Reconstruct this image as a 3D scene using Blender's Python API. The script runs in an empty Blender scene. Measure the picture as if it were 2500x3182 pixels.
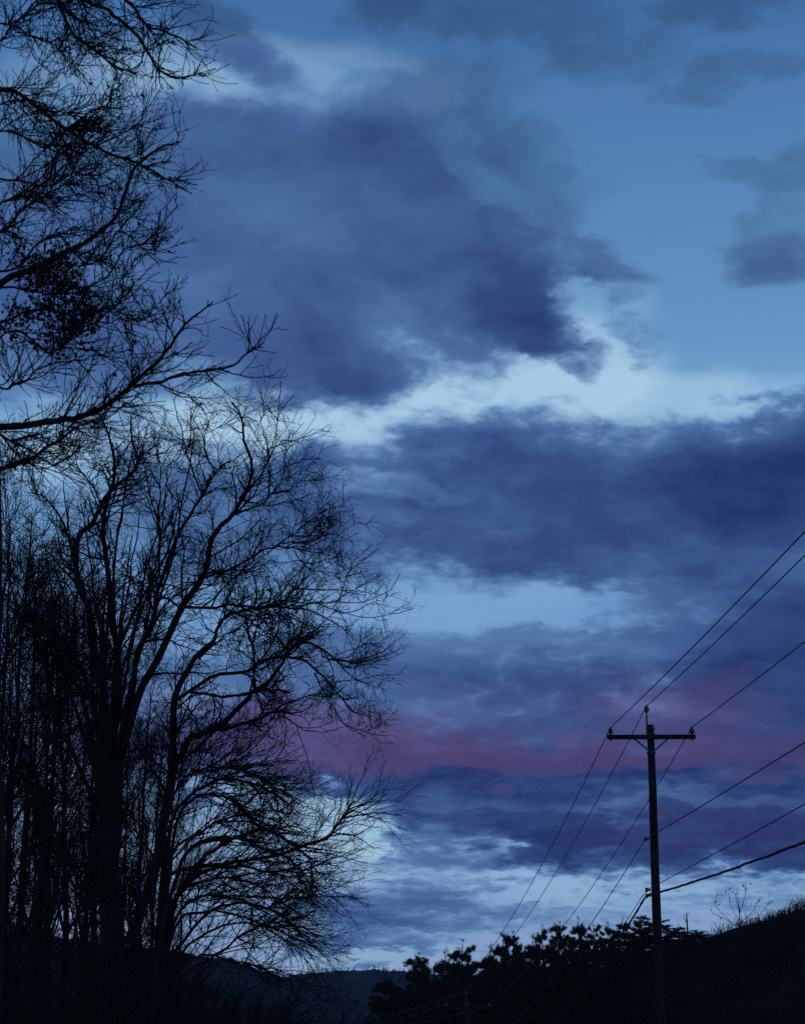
import bpy, math, random
import numpy as np
from mathutils import Vector, Matrix

# ------------------------------------------------------------------ camera
SC = bpy.context.scene
COL = SC.collection
W_SRC, H_SRC, F_SRC = 2500.0, 3182.0, 6148.0       # photograph pixels, focal length in pixels
HORIZON = 3214.0                                    # pixel row of the horizon
CAM_Z = 1.6
PITCH = math.atan((HORIZON - H_SRC / 2) / F_SRC)

cam_data = bpy.data.cameras.new('camera')
cam = bpy.data.objects.new('camera', cam_data)
COL.objects.link(cam)
cam.location = (0, 0, CAM_Z)
cam.rotation_euler = (math.pi / 2 + PITCH, 0, 0)
cam_data.sensor_fit = 'VERTICAL'
cam_data.sensor_height = 36.0
cam_data.lens = 36.0 * F_SRC / H_SRC
cam_data.clip_start = 0.1
cam_data.clip_end = 20000
cam_data.dof.use_dof = True
cam_data.dof.focus_distance = 45.0
cam_data.dof.aperture_fstop = 4.0
SC.camera = cam

CP, SP = math.cos(PITCH), math.sin(PITCH)
def ray(u, v):
    """world direction of a photograph pixel"""
    x = (u - W_SRC / 2) / F_SRC
    y = -(v - H_SRC / 2) / F_SRC
    return np.array([x, CP - y * SP, SP + y * CP])
def P(u, v, depth):
    """world point on that pixel's ray at `depth` metres ahead (along +Y)"""
    d = ray(u, v)
    return np.array([0, 0, CAM_Z]) + d * (depth / d[1])
def PX(depth):
    """metres per photograph pixel at that depth"""
    return depth / F_SRC

# ------------------------------------------------------------------ colour management
SC.view_settings.view_transform = 'Standard'
SC.view_settings.look = 'None'
SC.view_settings.exposure = 0.0
SC.view_settings.gamma = 1.0
SC.view_settings.use_curve_mapping = False
SC.cycles.max_bounces = 4
SC.cycles.diffuse_bounces = 2
SC.cycles.transparent_max_bounces = 4
SC.cycles.use_denoising = False

# ------------------------------------------------------------------ sky
SUN_EL, SUN_ROT = -2.0, 205.0                       # sun just below the horizon, behind the camera
def lin(r, g, b):
    f = lambda c: (c / 255 / 12.92) if c <= 10 else ((c / 255 + 0.055) / 1.055) ** 2.4
    return (f(r), f(g), f(b), 1.0)

world = bpy.data.worlds.new('World')
SC.world = world
world.use_nodes = True
NT = world.node_tree
NT.nodes.clear()
def N(kind, **kw):
    n = NT.nodes.new(kind)
    for k, v in kw.items():
        setattr(n, k, v)
    return n
def put(sock, val):
    if isinstance(val, bpy.types.NodeSocket):
        NT.links.new(val, sock)
    else:
        sock.default_value = val
def math_(op, a, b=None, c=None, clamp=False):
    n = N('ShaderNodeMath', operation=op, use_clamp=clamp)
    put(n.inputs[0], a)
    if b is not None: put(n.inputs[1], b)
    if c is not None: put(n.inputs[2], c)
    return n.outputs[0]
def vmath(op, a, b=None):
    n = N('ShaderNodeVectorMath', operation=op)
    put(n.inputs[0], a)
    if b is not None:
        put(n.inputs['Scale' if op == 'SCALE' else 1], b)
    return n.outputs[1] if op in ('LENGTH', 'DOT_PRODUCT') else n.outputs[0]
def smooth(x, a, b, lo=0.0, hi=1.0):
    n = N('ShaderNodeMapRange', interpolation_type='SMOOTHSTEP')
    put(n.inputs[0], x); n.inputs[1].default_value = a; n.inputs[2].default_value = b
    n.inputs[3].default_value = lo; n.inputs[4].default_value = hi
    return n.outputs[0]
def noise(vec, scale, detail=5, rough=0.55, dist=0.0, vector=False, lac=2.0):
    n = N('ShaderNodeTexNoise', noise_dimensions='2D')
    put(n.inputs['Vector'], vec)
    n.inputs['Scale'].default_value = scale
    n.inputs['Detail'].default_value = detail
    n.inputs['Roughness'].default_value = rough
    n.inputs['Lacunarity'].default_value = lac
    n.inputs['Distortion'].default_value = dist
    return n.outputs['Color'] if vector else n.outputs['Fac']
def mixc(fac, a, b, blend='MIX'):
    n = N('ShaderNodeMix', data_type='RGBA', blend_type=blend)
    put(n.inputs['Factor'], fac); put(n.inputs['A'], a); put(n.inputs['B'], b)
    return n.outputs['Result']
def ramp(fac, stops, interp='EASE'):
    n = N('ShaderNodeValToRGB')
    n.color_ramp.interpolation = interp
    e = n.color_ramp.elements
    while len(e) > 1: e.remove(e[-1])
    e[0].position, e[0].color = stops[0]
    for p, c in stops[1:]:
        x = e.new(p); x.color = c
    put(n.inputs[0], fac)
    return n.outputs[0]

tc = N('ShaderNodeTexCoord')
DIR = tc.outputs['Generated']
sep = N('ShaderNodeSeparateXYZ'); put(sep.inputs[0], DIR)
dx, dy, dz = sep.outputs
AZ = math_('MULTIPLY', math_('ARCTAN2', dx, dy), 180 / math.pi)          # degrees
EL = math_('MULTIPLY', math_('ARCSINE', dz), 180 / math.pi)
cmb = N('ShaderNodeCombineXYZ'); put(cmb.inputs[0], AZ); put(cmb.inputs[1], EL)
AE = cmb.outputs[0]
# cloud-layer coordinates: the layer is seen ever more edge-on towards the horizon
den = math_('ADD', math_('MAXIMUM', dz, 0.0), 0.22)
cl = N('ShaderNodeCombineXYZ')
put(cl.inputs[0], math_('DIVIDE', dx, den)); put(cl.inputs[1], math_('DIVIDE', dy, den))
LAYER = cl.outputs[0]

# domain warp in degrees
def centred(vec, amp):
    return vmath('MULTIPLY', vmath('SUBTRACT', vec, (0.5, 0.5, 0.5)), (amp, amp * 0.8, 0.0))
warp1 = centred(noise(LAYER, 5.0, 3, 0.5, vector=True), 2.2)
warp2 = centred(noise(LAYER, 14.0, 5, 0.66, vector=True), 2.0)
WAE = vmath('ADD', vmath('ADD', AE, warp1), warp2)
SOFT = vmath('ADD', AE, warp1)
FINE = noise(LAYER, 8.0, 6, 0.53, 0.15)
WISP = noise(LAYER, 28.0, 4, 0.58, 0.4)
BROAD = noise(LAYER, 2.3, 4, 0.5)
STREAK = noise(vmath('ADD', vmath('MULTIPLY', AE, (0.10, 0.85, 0.0)), vmath('SCALE', warp2, 0.25)), 1.0, 5, 0.5)

DEG = 1708 / 2500
def to_deg(x, y):
    d = ray(x / DEG, y / DEG); d = d / np.linalg.norm(d)
    return math.degrees(math.atan2(d[0], d[1])), math.degrees(math.asin(d[2]))
PPD = math.degrees(1 / 4200.0)
def axes(vec):
    n = N('ShaderNodeSeparateXYZ'); put(n.inputs[0], vec)
    return n.outputs[0], n.outputs[1]
def blobs(items, coords):
    """sum of soft elliptical patches: x, y, half width, half height, turn, weight
    (x, y and sizes in pixels of a 1708 px wide print of the photograph)"""
    total = None
    X, Y = coords
    for x, y, rx, ry, turn, w in items:
        a, e = to_deg(x, y)
        sx, sy = 1 / (rx * PPD / math.cos(math.radians(e))), 1 / (ry * PPD)
        if abs(turn) <= 6:
            pu = math_('MULTIPLY_ADD', X, sx, -a * sx)
            pv = math_('MULTIPLY_ADD', Y, sy, -e * sy)
        else:
            c_, s_ = math.cos(math.radians(turn)), math.sin(math.radians(turn))
            pu = math_('MULTIPLY_ADD', Y, s_ * sx, math_('MULTIPLY_ADD', X, c_ * sx, -(a * c_ + e * s_) * sx))
            pv = math_('MULTIPLY_ADD', Y, c_ * sy, math_('MULTIPLY_ADD', X, -s_ * sy, -(-a * s_ + e * c_) * sy))
        d2 = math_('MULTIPLY_ADD', pu, pu, math_('MULTIPLY', pv, pv))
        s = smooth(d2, 0.95, 0.06, 0.0, w)
        total = s if total is None else math_('ADD', s, total)
    return total
def union(items, coords):
    """like blobs(), but overlapping patches merge instead of adding up"""
    total = None
    for it in items:
        b = blobs([it], coords)
        if total is None:
            total = b
        else:
            n = N('ShaderNodeMath', operation='SMOOTH_MAX')
            put(n.inputs[0], total); put(n.inputs[1], b); n.inputs[2].default_value = 0.12
            total = n.outputs[0]
    return total

CLOUD = [  # large bank
    (560, 530, 640, 460, 0, .72), (880, 430, 500, 380, 0, .72), (1010, 610, 350, 260, 0, .74),
    (1150, 690, 170, 120, -30, .74), (1185, 745, 130, 70, -45, .48), (1080, 510, 270, 240, 0, .72), (690, 760, 300, 160, 0, .72), (930, 210, 320, 140, 12, .56),
    (1260, 545, 190, 85, -20, .64), (1310, 610, 80, 90, 0, .44), (180, 560, 520, 480, 0, .68), (450, 310, 360, 160, 0, .72),
    # shreds
    (1660, 550, 200, 90, 8, .60), (1610, 520, 110, 60, -25, .50), (1700, 450, 150, 130, 0, .46), (1700, 365, 160, 110, 0, .58), (1590, 355, 170, 50, -12, .52),
    (1335, 735, 60, 80, 15, .36), (1465, 150, 130, 85, 0, .52), (1610, 145, 190, 46, -18, .50),
    (1080, 20, 430, 130, 0, .58), (840, 15, 150, 90, 0, .68), (470, 75, 260, 84, -30, .62),
    (1600, 0, 360, 76, 0, .66), (1300, 70, 240, 120, 0, .52), (1200, 355, 66, 96, 0, .48),
    # second bank
    (700, 1075, 360, 200, 0, .68), (1080, 1060, 540, 250, 0, .80), (1470, 1080, 580, 270, 0, .80),
    (1080, 1190, 500, 130, -2, .74), (1520, 1250, 540, 210, 0, .66), (1660, 970, 280, 170, 8, .78), (430, 1080, 460, 220, 0, .60),
    # thin middle layer
    (1250, 1450, 1000, 250, 0, .64), (1640, 1390, 420, 290, 0, .72), (760, 1450, 600, 210, 0, .60), (300, 1400, 500, 200, 0, .45),
    # low dark bank
    (1300, 1610, 1000, 220, 0, .78), (600, 1580, 740, 150, 0, .74), (1420, 1730, 760, 180, 0, .90), (1020, 1700, 420, 110, -4, .84), (760, 1625, 330, 70, 0, .80),
    (930, 1665, 340, 70, -6, .84), (1220, 1775, 330, 100, -4, .92), (1640, 1775, 400, 110, 2, .93),
    # streaks over the hills
    (850, 1925, 340, 95, 0, .56), (930, 1805, 290, 90, 0, .50), (1250, 1950, 440, 48, 4, .46), (800, 2010, 320, 40, 0, .42),
    (1550, 1900, 440, 50, 6, .38),
]
GAPS = [
    (1060, 370, 220, 60, -35, -.14), (1240, 660, 90, 90, 10, -.22), (1000, 1285, 400, 110, 0, -.40), (1250, 1290, 230, 60, 0, -.20),
    (720, 1740, 150, 80, 0, -.40), (830, 1030, 220, 46, 5, -.16), (420, 1300, 420, 90, 0, -.30), (1100, 1690, 360, 34, 5, -.10), (1480, 1700, 400, 28, -2, -.14),
]
SHADE = [
    (1180, 730, 300, 190, -30, .07), (1130, 610, 200, 200, 0, .10), (1680, 1030, 420, 130, 4, .20), (1090, 1190, 450, 100, 0, .06),
    (870, 320, 380, 130, 0, .05), (690, 790, 300, 160, 0, .03), (1250, 1640, 800, 60, 0, .10), (1150, 1790, 460, 110, 0, .04), 
    (1700, 1430, 280, 280, 0, .16), (1620, 1780, 420, 100, 0, .02), (1150, 1440, 600, 70, 0, .10), (300, 450, 500, 300, 0, -.06), (1000, 1380, 500, 60, 0, -.12),
]
GLOW = [
    (700, 910, 420, 180, -6, 1.0), (1080, 810, 380, 180, 0, 1.0), (1300, 880, 640, 110, 0, .72), (1000, 1275, 380, 100, 0, .15),
    (780, 1740, 260, 120, 0, .6), (560, 185, 480, 130, 0, .36), (250, 190, 340, 130, 0, .2), (1250, 660, 170, 130, 0, .22), (950, 1800, 380, 110, 0, .40), (1450, 1870, 560, 70, 0, .30), (760, 2030, 300, 80, 0, .3),
    (350, 960, 420, 180, 0, .8),
]
PINK = [
    (740, 1580, 440, 95, 0, .55), (1060, 1600, 420, 62, -3, .55), (1470, 1495, 260, 100, 0, .55), (1640, 1595, 420, 70, 0, .55),
    (1300, 1605, 400, 60, 0, .35), (480, 1560, 420, 130, 0, .42), (1550, 1750, 500, 80, 0, .18), (1180, 1500, 500, 80, 0, .22),
]
VIOLET = [
    (300, 700, 560, 260, 0, .55), (700, 760, 420, 160, 0, .30), (900, 1180, 600, 160, 0, .35), (1250, 1420, 800, 200, 0, .60),
    (1300, 1650, 800, 220, 0, .55), (850, 1920, 400, 120, 0, .30), (300, 1500, 600, 300, 0, .6), (1350, 1880, 700, 120, 0, .35),
]

W2, S2 = axes(WAE), axes(SOFT)
# the traced part of the sky passes over into freely grown cloud outside the view
off = vmath('LENGTH', vmath('MULTIPLY', vmath('SUBTRACT', AE, (0.0, 14.5, 0.0)), (1.0, 0.8, 0.0)))
away = smooth(off, 13.0, 24.0)
free = smooth(math_('ADD', BROAD, math_('MULTIPLY', math_('SUBTRACT', FINE, 0.5), 0.35)), 0.36, 0.66, 0.05, 0.85)
traced = math_('ADD', union(CLOUD, W2), blobs(GAPS, W2))
n = N('ShaderNodeMix', data_type='FLOAT')
put(n.inputs[0], away); put(n.inputs[2], traced); put(n.inputs[3], free)
D0 = n.outputs[0]
edge = math_('MULTIPLY', math_('SUBTRACT', FINE, 0.5), 0.62)
edge2 = math_('MULTIPLY', math_('SUBTRACT', WISP, 0.5), 0.54)
lowmask = smooth(EL, 5.4, 3.6)
streak = math_('MULTIPLY', lowmask, math_('MULTIPLY', math_('SUBTRACT', STREAK, 0.46), 1.1))
D = math_('ADD', math_('ADD', D0, streak), math_('ADD', edge, edge2))
alpha = smooth(D, 0.08, 0.62)
tone = math_('ADD', math_('ADD', D0, blobs(SHADE, S2)),
             math_('ADD', math_('ADD', math_('MULTIPLY', math_('SUBTRACT', FINE, 0.5), 0.32), math_('MULTIPLY', streak, 0.8)), math_('ADD', math_('MULTIPLY', math_('SUBTRACT', WISP, 0.5), 0.14), math_('MULTIPLY', math_('SUBTRACT', BROAD, 0.5), 0.22))))

CLEAR_STOPS = [(0.0, (122, 150, 196)), (1.8, (140, 168, 210)), (5.0, (134, 168, 210)), (12, (108, 153, 204)), (17.5, (112, 161, 205)),
               (20, (98, 148, 195)), (24, (85, 132, 182)), (29, (67, 110, 164)), (45, (46, 82, 140)), (90, (30, 58, 110))]
clear = ramp(math_('DIVIDE', EL, 90.0), [(e / 90, lin(*c)) for e, c in CLEAR_STOPS], 'LINEAR')
sky = N('ShaderNodeTexSky', sky_type='NISHITA')
sky.sun_disc = False
sky.sun_elevation = math.radians(SUN_EL)
sky.sun_rotation = math.radians(SUN_ROT)
sky.air_density = 1.2; sky.dust_density = 0.6; sky.ozone_density = 3.0
clear = mixc(1.0, clear, mixc(1.0, sky.outputs[0], (0.10, 0.10, 0.10, 1), 'MULTIPLY'), 'ADD')
glow = math_('MULTIPLY', blobs(GLOW, S2), math_('ADD', 0.45, math_('MULTIPLY', FINE, 1.1)), clamp=True)
clear = mixc(glow, clear, lin(166, 203, 230))
cloud = ramp(tone, [(0.0, lin(106, 150, 198)), (0.30, lin(92, 136, 186)), (0.52, lin(82, 119, 169)), (0.68, lin(66, 99, 151)),
                    (0.82, lin(51, 77, 130)), (1.0, lin(34, 53, 104))], 'LINEAR')
low = smooth(EL, 9.0, 5.0)
cloud = mixc(math_('MULTIPLY', blobs(VIOLET, S2), 0.55, clamp=True), cloud, mixc(1.0, cloud, (1.12, 0.95, 0.98, 1), 'MULTIPLY'))
cloud = mixc(1.0, cloud, mixc(1.0, clear, ramp(tone, [(0.1, (.95, .96, .97, 1)), (.45, (.78, .78, .79, 1)), (.75, (.53, .54, .57, 1))], 'LINEAR'), 'MULTIPLY'), 'DARKEN')
col = mixc(alpha, clear, cloud)
pk = math_('MULTIPLY', blobs(PINK, W2), math_('ADD', 0.42, math_('MULTIPLY', FINE, 0.5)), clamp=True)
pinkcol = mixc(smooth(tone, 0.40, 0.85), lin(126, 107, 160), lin(84, 63, 110))
col = mixc(pk, col, pinkcol)
bg = N('ShaderNodeBackground'); put(bg.inputs[0], col); bg.inputs[1].default_value = 1.0
out = N('ShaderNodeOutputWorld'); NT.links.new(bg.outputs[0], out.inputs[0])
world.cycles.sampling_method = 'MANUAL'
world.cycles.sample_map_resolution = 512
# ------------------------------------------------------------------ last light of the sun
sun_data = bpy.data.lights.new('sun', 'SUN')
sun_data.energy = 0.02
sun_data.angle = math.radians(12)
sun_data.color = (1.0, 0.82, 0.72)
sun = bpy.data.objects.new('sun', sun_data)
COL.objects.link(sun)
sun.rotation_euler = (math.radians(84), 0, math.radians(-25))

# ------------------------------------------------------------------ materials
def material(name, c1, c2, scale=4.0, rough=0.9, stretch=(1, 1, 1), bump=0.0, detail=5.0, coord='Object', spec=0.2):
    m = bpy.data.materials.new(name)
    m.use_nodes = True
    nt = m.node_tree
    b = nt.nodes['Principled BSDF']
    t = nt.nodes.new('ShaderNodeTexCoord')
    mp = nt.nodes.new('ShaderNodeMapping'); mp.inputs['Scale'].default_value = stretch
    nt.links.new(t.outputs[coord], mp.inputs['Vector'])
    nz = nt.nodes.new('ShaderNodeTexNoise')
    nz.inputs['Scale'].default_value = scale; nz.inputs['Detail'].default_value = detail; nz.inputs['Roughness'].default_value = 0.6
    nt.links.new(mp.outputs[0], nz.inputs['Vector'])
    r = nt.nodes.new('ShaderNodeValToRGB')
    r.color_ramp.elements[0].position = 0.35; r.color_ramp.elements[0].color = (*c1, 1)
    r.color_ramp.elements[1].position = 0.68; r.color_ramp.elements[1].color = (*c2, 1)
    nt.links.new(nz.outputs['Fac'], r.inputs[0]); nt.links.new(r.outputs[0], b.inputs['Base Color'])
    b.inputs['Roughness'].default_value = rough
    b.inputs['Specular IOR Level'].default_value = spec
    if bump:
        bp = nt.nodes.new('ShaderNodeBump'); bp.inputs['Strength'].default_value = bump; bp.inputs['Distance'].default_value = 0.02
        nt.links.new(nz.outputs['Fac'], bp.inputs['Height']); nt.links.new(bp.outputs[0], b.inputs['Normal'])
    return m
M = {}
M['bark'] = material('bark', (0.010, 0.010, 0.010), (0.032, 0.034, 0.033), 9, 0.95, (1, 1, 0.2), 0.6)
M['twig'] = material('twig', (0.010, 0.010, 0.011), (0.018, 0.018, 0.019), 6, 0.9)
M['dead_leaf'] = material('dead_leaf', (0.030, 0.016, 0.008), (0.060, 0.034, 0.016), 8, 0.85)
M['needle'] = material('needle', (0.012, 0.020, 0.012), (0.030, 0.045, 0.022), 0.8, 0.8)
M['pole_wood'] = material('pole_wood', (0.012, 0.011, 0.010), (0.050, 0.046, 0.040), 7, 0.95, (3, 3, 0.25), 0.7)
M['porcelain'] = material('porcelain', (0.05, 0.052, 0.056), (0.09, 0.092, 0.10), 6, 0.3, spec=0.5)
M['steel'] = material('galvanised_steel', (0.07, 0.07, 0.075), (0.14, 0.145, 0.15), 20, 0.5)
M['wire'] = material('weathered_wire', (0.03, 0.03, 0.032), (0.06, 0.06, 0.065), 10, 0.6)
M['cable'] = material('black_cable', (0.012, 0.012, 0.013), (0.022, 0.022, 0.024), 10, 0.7)
M['ground'] = material('winter_ground', (0.008, 0.007, 0.005), (0.026, 0.022, 0.015), 0.6, 1.0, bump=0.5, detail=9)
M['dry_grass'] = material('dry_grass', (0.012, 0.011, 0.008), (0.040, 0.035, 0.026), 0.25, 0.95)
M['hill_wood'] = material('wooded_hill', (0.020, 0.020, 0.022), (0.048, 0.046, 0.042), 0.12, 1.0, detail=8)

# ------------------------------------------------------------------ object helpers
def tag(o, label=None, cat=None, group=None, kind=None):
    for k, v in (('label', label), ('category', cat), ('group', group), ('kind', kind)):
        if v: o[k] = v
    return o
def link(name, data, parent=None, loc=None):
    o = bpy.data.objects.new(name, data)
    COL.objects.link(o)
    if parent is not None: o.parent = parent
    if loc is not None: o.location = loc
    return o
def empty(name, loc, rz=0.0, scale=1.0):
    o = link(name, None, None, tuple(float(v) for v in loc))
    o.rotation_euler = (0, 0, rz); o.scale = (scale,) * 3
    o.empty_display_size = 0.2
    return o
def copy_tree(o, parent=None):
    kids = [c for c in bpy.data.objects if c.parent is o]
    c = o.copy(); COL.objects.link(c); c.parent = parent
    for k in kids: copy_tree(k, c)
    return c
def mesh_np(name, verts, faces, mat, smooth_=True):
    """mesh from an (n,3) array and an (m,k) face array, or a list of such face arrays"""
    verts = np.ascontiguousarray(verts, dtype=np.float32)
    fl = faces if isinstance(faces, list) else [faces]
    fl = [np.asarray(f, dtype=np.int32) for f in fl if len(f)]
    me = bpy.data.meshes.new(name)
    me.vertices.add(len(verts)); me.vertices.foreach_set('co', verts.ravel())
    loops = np.concatenate([f.ravel() for f in fl])
    tot = np.concatenate([np.full(len(f), f.shape[1], dtype=np.int32) for f in fl])
    start = np.concatenate([[0], np.cumsum(tot)[:-1]]).astype(np.int32)
    me.loops.add(len(loops)); me.loops.foreach_set('vertex_index', loops)
    me.polygons.add(len(tot)); me.polygons.foreach_set('loop_start', start); me.polygons.foreach_set('loop_total', tot)
    me.update(calc_edges=True)
    me.polygons.foreach_set('use_smooth', np.full(len(tot), smooth_))
    me.materials.append(mat)
    me.validate()
    return me

# ------------------------------------------------------------------ branches: batches of tapered tubes
def unit(v):
    return v / np.maximum(np.linalg.norm(v, axis=-1, keepdims=True), 1e-9)
def tubes(paths, radii, sides):
    """paths (m,n,3), radii (m,n) -> verts, quads"""
    m, n, _ = paths.shape
    t = np.empty_like(paths)
    t[:, 1:-1] = paths[:, 2:] - paths[:, :-2]
    t[:, 0] = paths[:, 1] - paths[:, 0]; t[:, -1] = paths[:, -1] - paths[:, -2]
    t = unit(t)
    ref = np.where(np.abs(t[:, :1, 2:3]) > 0.8, np.array([1.0, 0, 0]), np.array([0, 0, 1.0]))
    ref = np.broadcast_to(ref, t.shape)
    a = unit(np.cross(t, ref)); b = np.cross(t, a)
    ang = np.arange(sides) * 2 * np.pi / sides
    ring = a[:, :, None] * np.cos(ang)[None, None, :, None] + b[:, :, None] * np.sin(ang)[None, None, :, None]
    v = paths[:, :, None] + ring * radii[:, :, None, None]
    idx = np.arange(m * n * sides).reshape(m, n, sides)
    nx = np.roll(idx, -1, axis=2)
    q = np.stack([idx[:, :-1], nx[:, :-1], nx[:, 1:], idx[:, 1:]], axis=-1).reshape(-1, 4)
    return v.reshape(-1, 3), q
class Batch:
    def __init__(self): self.v, self.f, self.n = [], [], 0
    def add(self, vq):
        v, q = vq
        self.v.append(v); self.f.append(np.asarray(q) + self.n); self.n += len(v)
    def mesh(self, name, mat, smooth_=True):
        by = {}
        for f in self.f: by.setdefault(f.shape[1], []).append(f)
        return mesh_np(name, np.concatenate(self.v), [np.concatenate(x) for x in by.values()], mat, smooth_)
def grow(rng, start, direction, length, r0, r1, n, wob, trop, tropw, curl=0.0):
    """m branches at once: crooked paths of n points that bend towards `trop`"""
    m = len(start)
    p = np.empty((m, n, 3)); p[:, 0] = start
    d = unit(direction)
    step = (length / (n - 1))[:, None]
    bend = rng.normal(0, curl, (m, 3)) if curl else 0.0
    for i in range(1, n):
        d = unit(d + rng.normal(0, wob, (m, 3)) + bend + np.asarray(trop) * tropw)
        p[:, i] = p[:, i - 1] + d * step
    s = np.linspace(0, 1, n)[None, :]
    r = r0[:, None] * (1 - s) + r1[:, None] * s
    return p, r
def sample(paths, radii, which, t):
    n = paths.shape[1]
    x = np.clip(t, 0, 0.9999) * (n - 1)
    i = np.minimum(x.astype(int), n - 2); f = (x - i)[:, None]
    a, b = paths[which, i], paths[which, i + 1]
    return a * (1 - f) + b * f, unit(b - a), radii[which, i] * (1 - f[:, 0]) + radii[which, i + 1] * f[:, 0]
def shoots(rng, paths, radii, per_m, tmin, angle, jitter, len_fn, side=None, tmax=1.0, minr=0.0):
    """side shoots spread over parent paths; returns start, direction, length, parent radius"""
    seg = np.linalg.norm(paths[:, 1:] - paths[:, :-1], axis=2)
    L = seg.sum(1)
    cnt = rng.poisson(np.maximum(L * per_m * (tmax - tmin), 0.4))
    which = np.repeat(np.arange(len(paths)), cnt)
    if len(which) == 0: which = np.array([0])
    t = rng.uniform(tmin, tmax, len(which))
    pos, tan, rad = sample(paths, radii, which, t)
    rnd = rng.normal(0, 1, (len(which), 3))
    if side is not None: rnd = rnd + side
    perp = unit(np.cross(tan, unit(np.cross(rnd, tan))))
    a = np.radians(rng.normal(angle, jitter, len(which)))[:, None]
    d = tan * np.cos(a) + perp * np.sin(a)
    return pos, d, len_fn(rng, t, L[which]), rad
def catmull(pts, n):
    pts = np.asarray(pts, float)
    if len(pts) == 2:
        s = np.linspace(0, 1, n)[:, None]; return pts[0] * (1 - s) + pts[1] * s
    q = np.vstack([2 * pts[0] - pts[1], pts, 2 * pts[-1] - pts[-2]])
    m = len(pts) - 1
    x = np.linspace(0, m - 1e-6, n); i = x.astype(int); f = (x - i)[:, None]
    a, b, c, d = q[i], q[i + 1], q[i + 2], q[i + 3]
    return 0.5 * (2 * b + (c - a) * f + (2 * a - 5 * b + 4 * c - d) * f ** 2 + (3 * b - a - 3 * c + d) * f ** 3)
def leaf_cards(rng, pos, size, bend=0.35):
    """folded, pointed leaves: two triangles pairs round a crease"""
    m = len(pos)
    a = unit(rng.normal(0, 1, (m, 3)) + np.array([0, 0, -0.8])); r = unit(np.cross(a, rng.normal(0, 1, (m, 3)))); nrm = np.cross(a, r)
    s = (size * rng.uniform(0.6, 1.2, m))[:, None]
    v = np.stack([pos, pos + a * s * .5 + r * s * .32 + nrm * s * bend * .3, pos + a * s * (1.0) - nrm * s * bend * .4,
                  pos + a * s * .5 - r * s * .32 + nrm * s * bend * .3, pos + a * s * .55 - nrm * s * bend * .15], axis=1)
    k = np.arange(m)[:, None] * 5
    tri = np.concatenate([k + np.array([[0, 1, 4]]), k + np.array([[1, 2, 4]]), k + np.array([[2, 3, 4]]), k + np.array([[3, 0, 4]])])
    return v.reshape(-1, 3), tri

# ------------------------------------------------------------------ terrain
def sstep(x, a, b):
    t = np.clip((x - a) / (b - a), 0, 1); return t * t * (3 - 2 * t)
_w = np.random.default_rng(5)
_waves = [(_w.normal(0, 1, 2) / s, _w.uniform(0, 6.28), a) for s, a in ((40, .5), (25, .4), (14, .22), (9, .16), (5, .08), (3.5, .06)) for _ in range(3)]
def height(x, y):
    x = np.asarray(x, float); y = np.asarray(y, float)
    h = -8.0 * sstep(y, 52, 104)                                            # the road drops into the valley
    hx = np.interp(x - (y - 140) * 0.10, [4, 8, 12.5, 18.5, 23, 28.5, 45, 80], [0, 1.2, 8.0, 14.4, 15.5, 16.8, 19.5, 22])   # hillside beside the line
    h = h + hx * sstep(y, 74, 138) * (1 - .55 * sstep(y, 160, 240)) + 2.0 * sstep(x, 14, 40) * sstep(y, 15, 60)
    h = h + 1.4 * sstep(-x, 1.5, 9) * sstep(y, 14, 34)                        # bank under the trees
    h = h + 10 * sstep(y, 190, 400)
    near = sstep(np.hypot(x, y), 3, 25)
    for k, ph, a in _waves:
        h = h + near * a * np.sin(k[0] * x * 2.2 + k[1] * y * 2.2 + ph)
    return h
def grid_mesh(name, xs, ys, fn, mat):
    X, Y = np.meshgrid(xs, ys)
    V = np.stack([X, Y, fn(X, Y)], -1).reshape(-1, 3)
    ny, nx = X.shape
    i = (np.arange(ny - 1)[:, None] * nx + np.arange(nx - 1)[None]).ravel()
    return mesh_np(name, V, np.stack([i, i + 1, i + nx + 1, i + nx], -1), mat)
def spaced(lo, hi, fine_lo, fine_hi, step, coarse):
    a = np.arange(fine_lo, fine_hi + step, step)
    left = np.linspace(lo, fine_lo, coarse)[:-1]; right = np.linspace(fine_hi + step, hi, coarse)[1:]
    return np.concatenate([left, a, right])
ground = link('ground', grid_mesh('ground', spaced(-1400, 1400, -60, 70, 1.0, 30), spaced(-400, 1500, -10, 220, 1.0, 30), height, M['ground']))
tag(ground, 'dark winter ground falling away into the valley', kind='structure')

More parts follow.
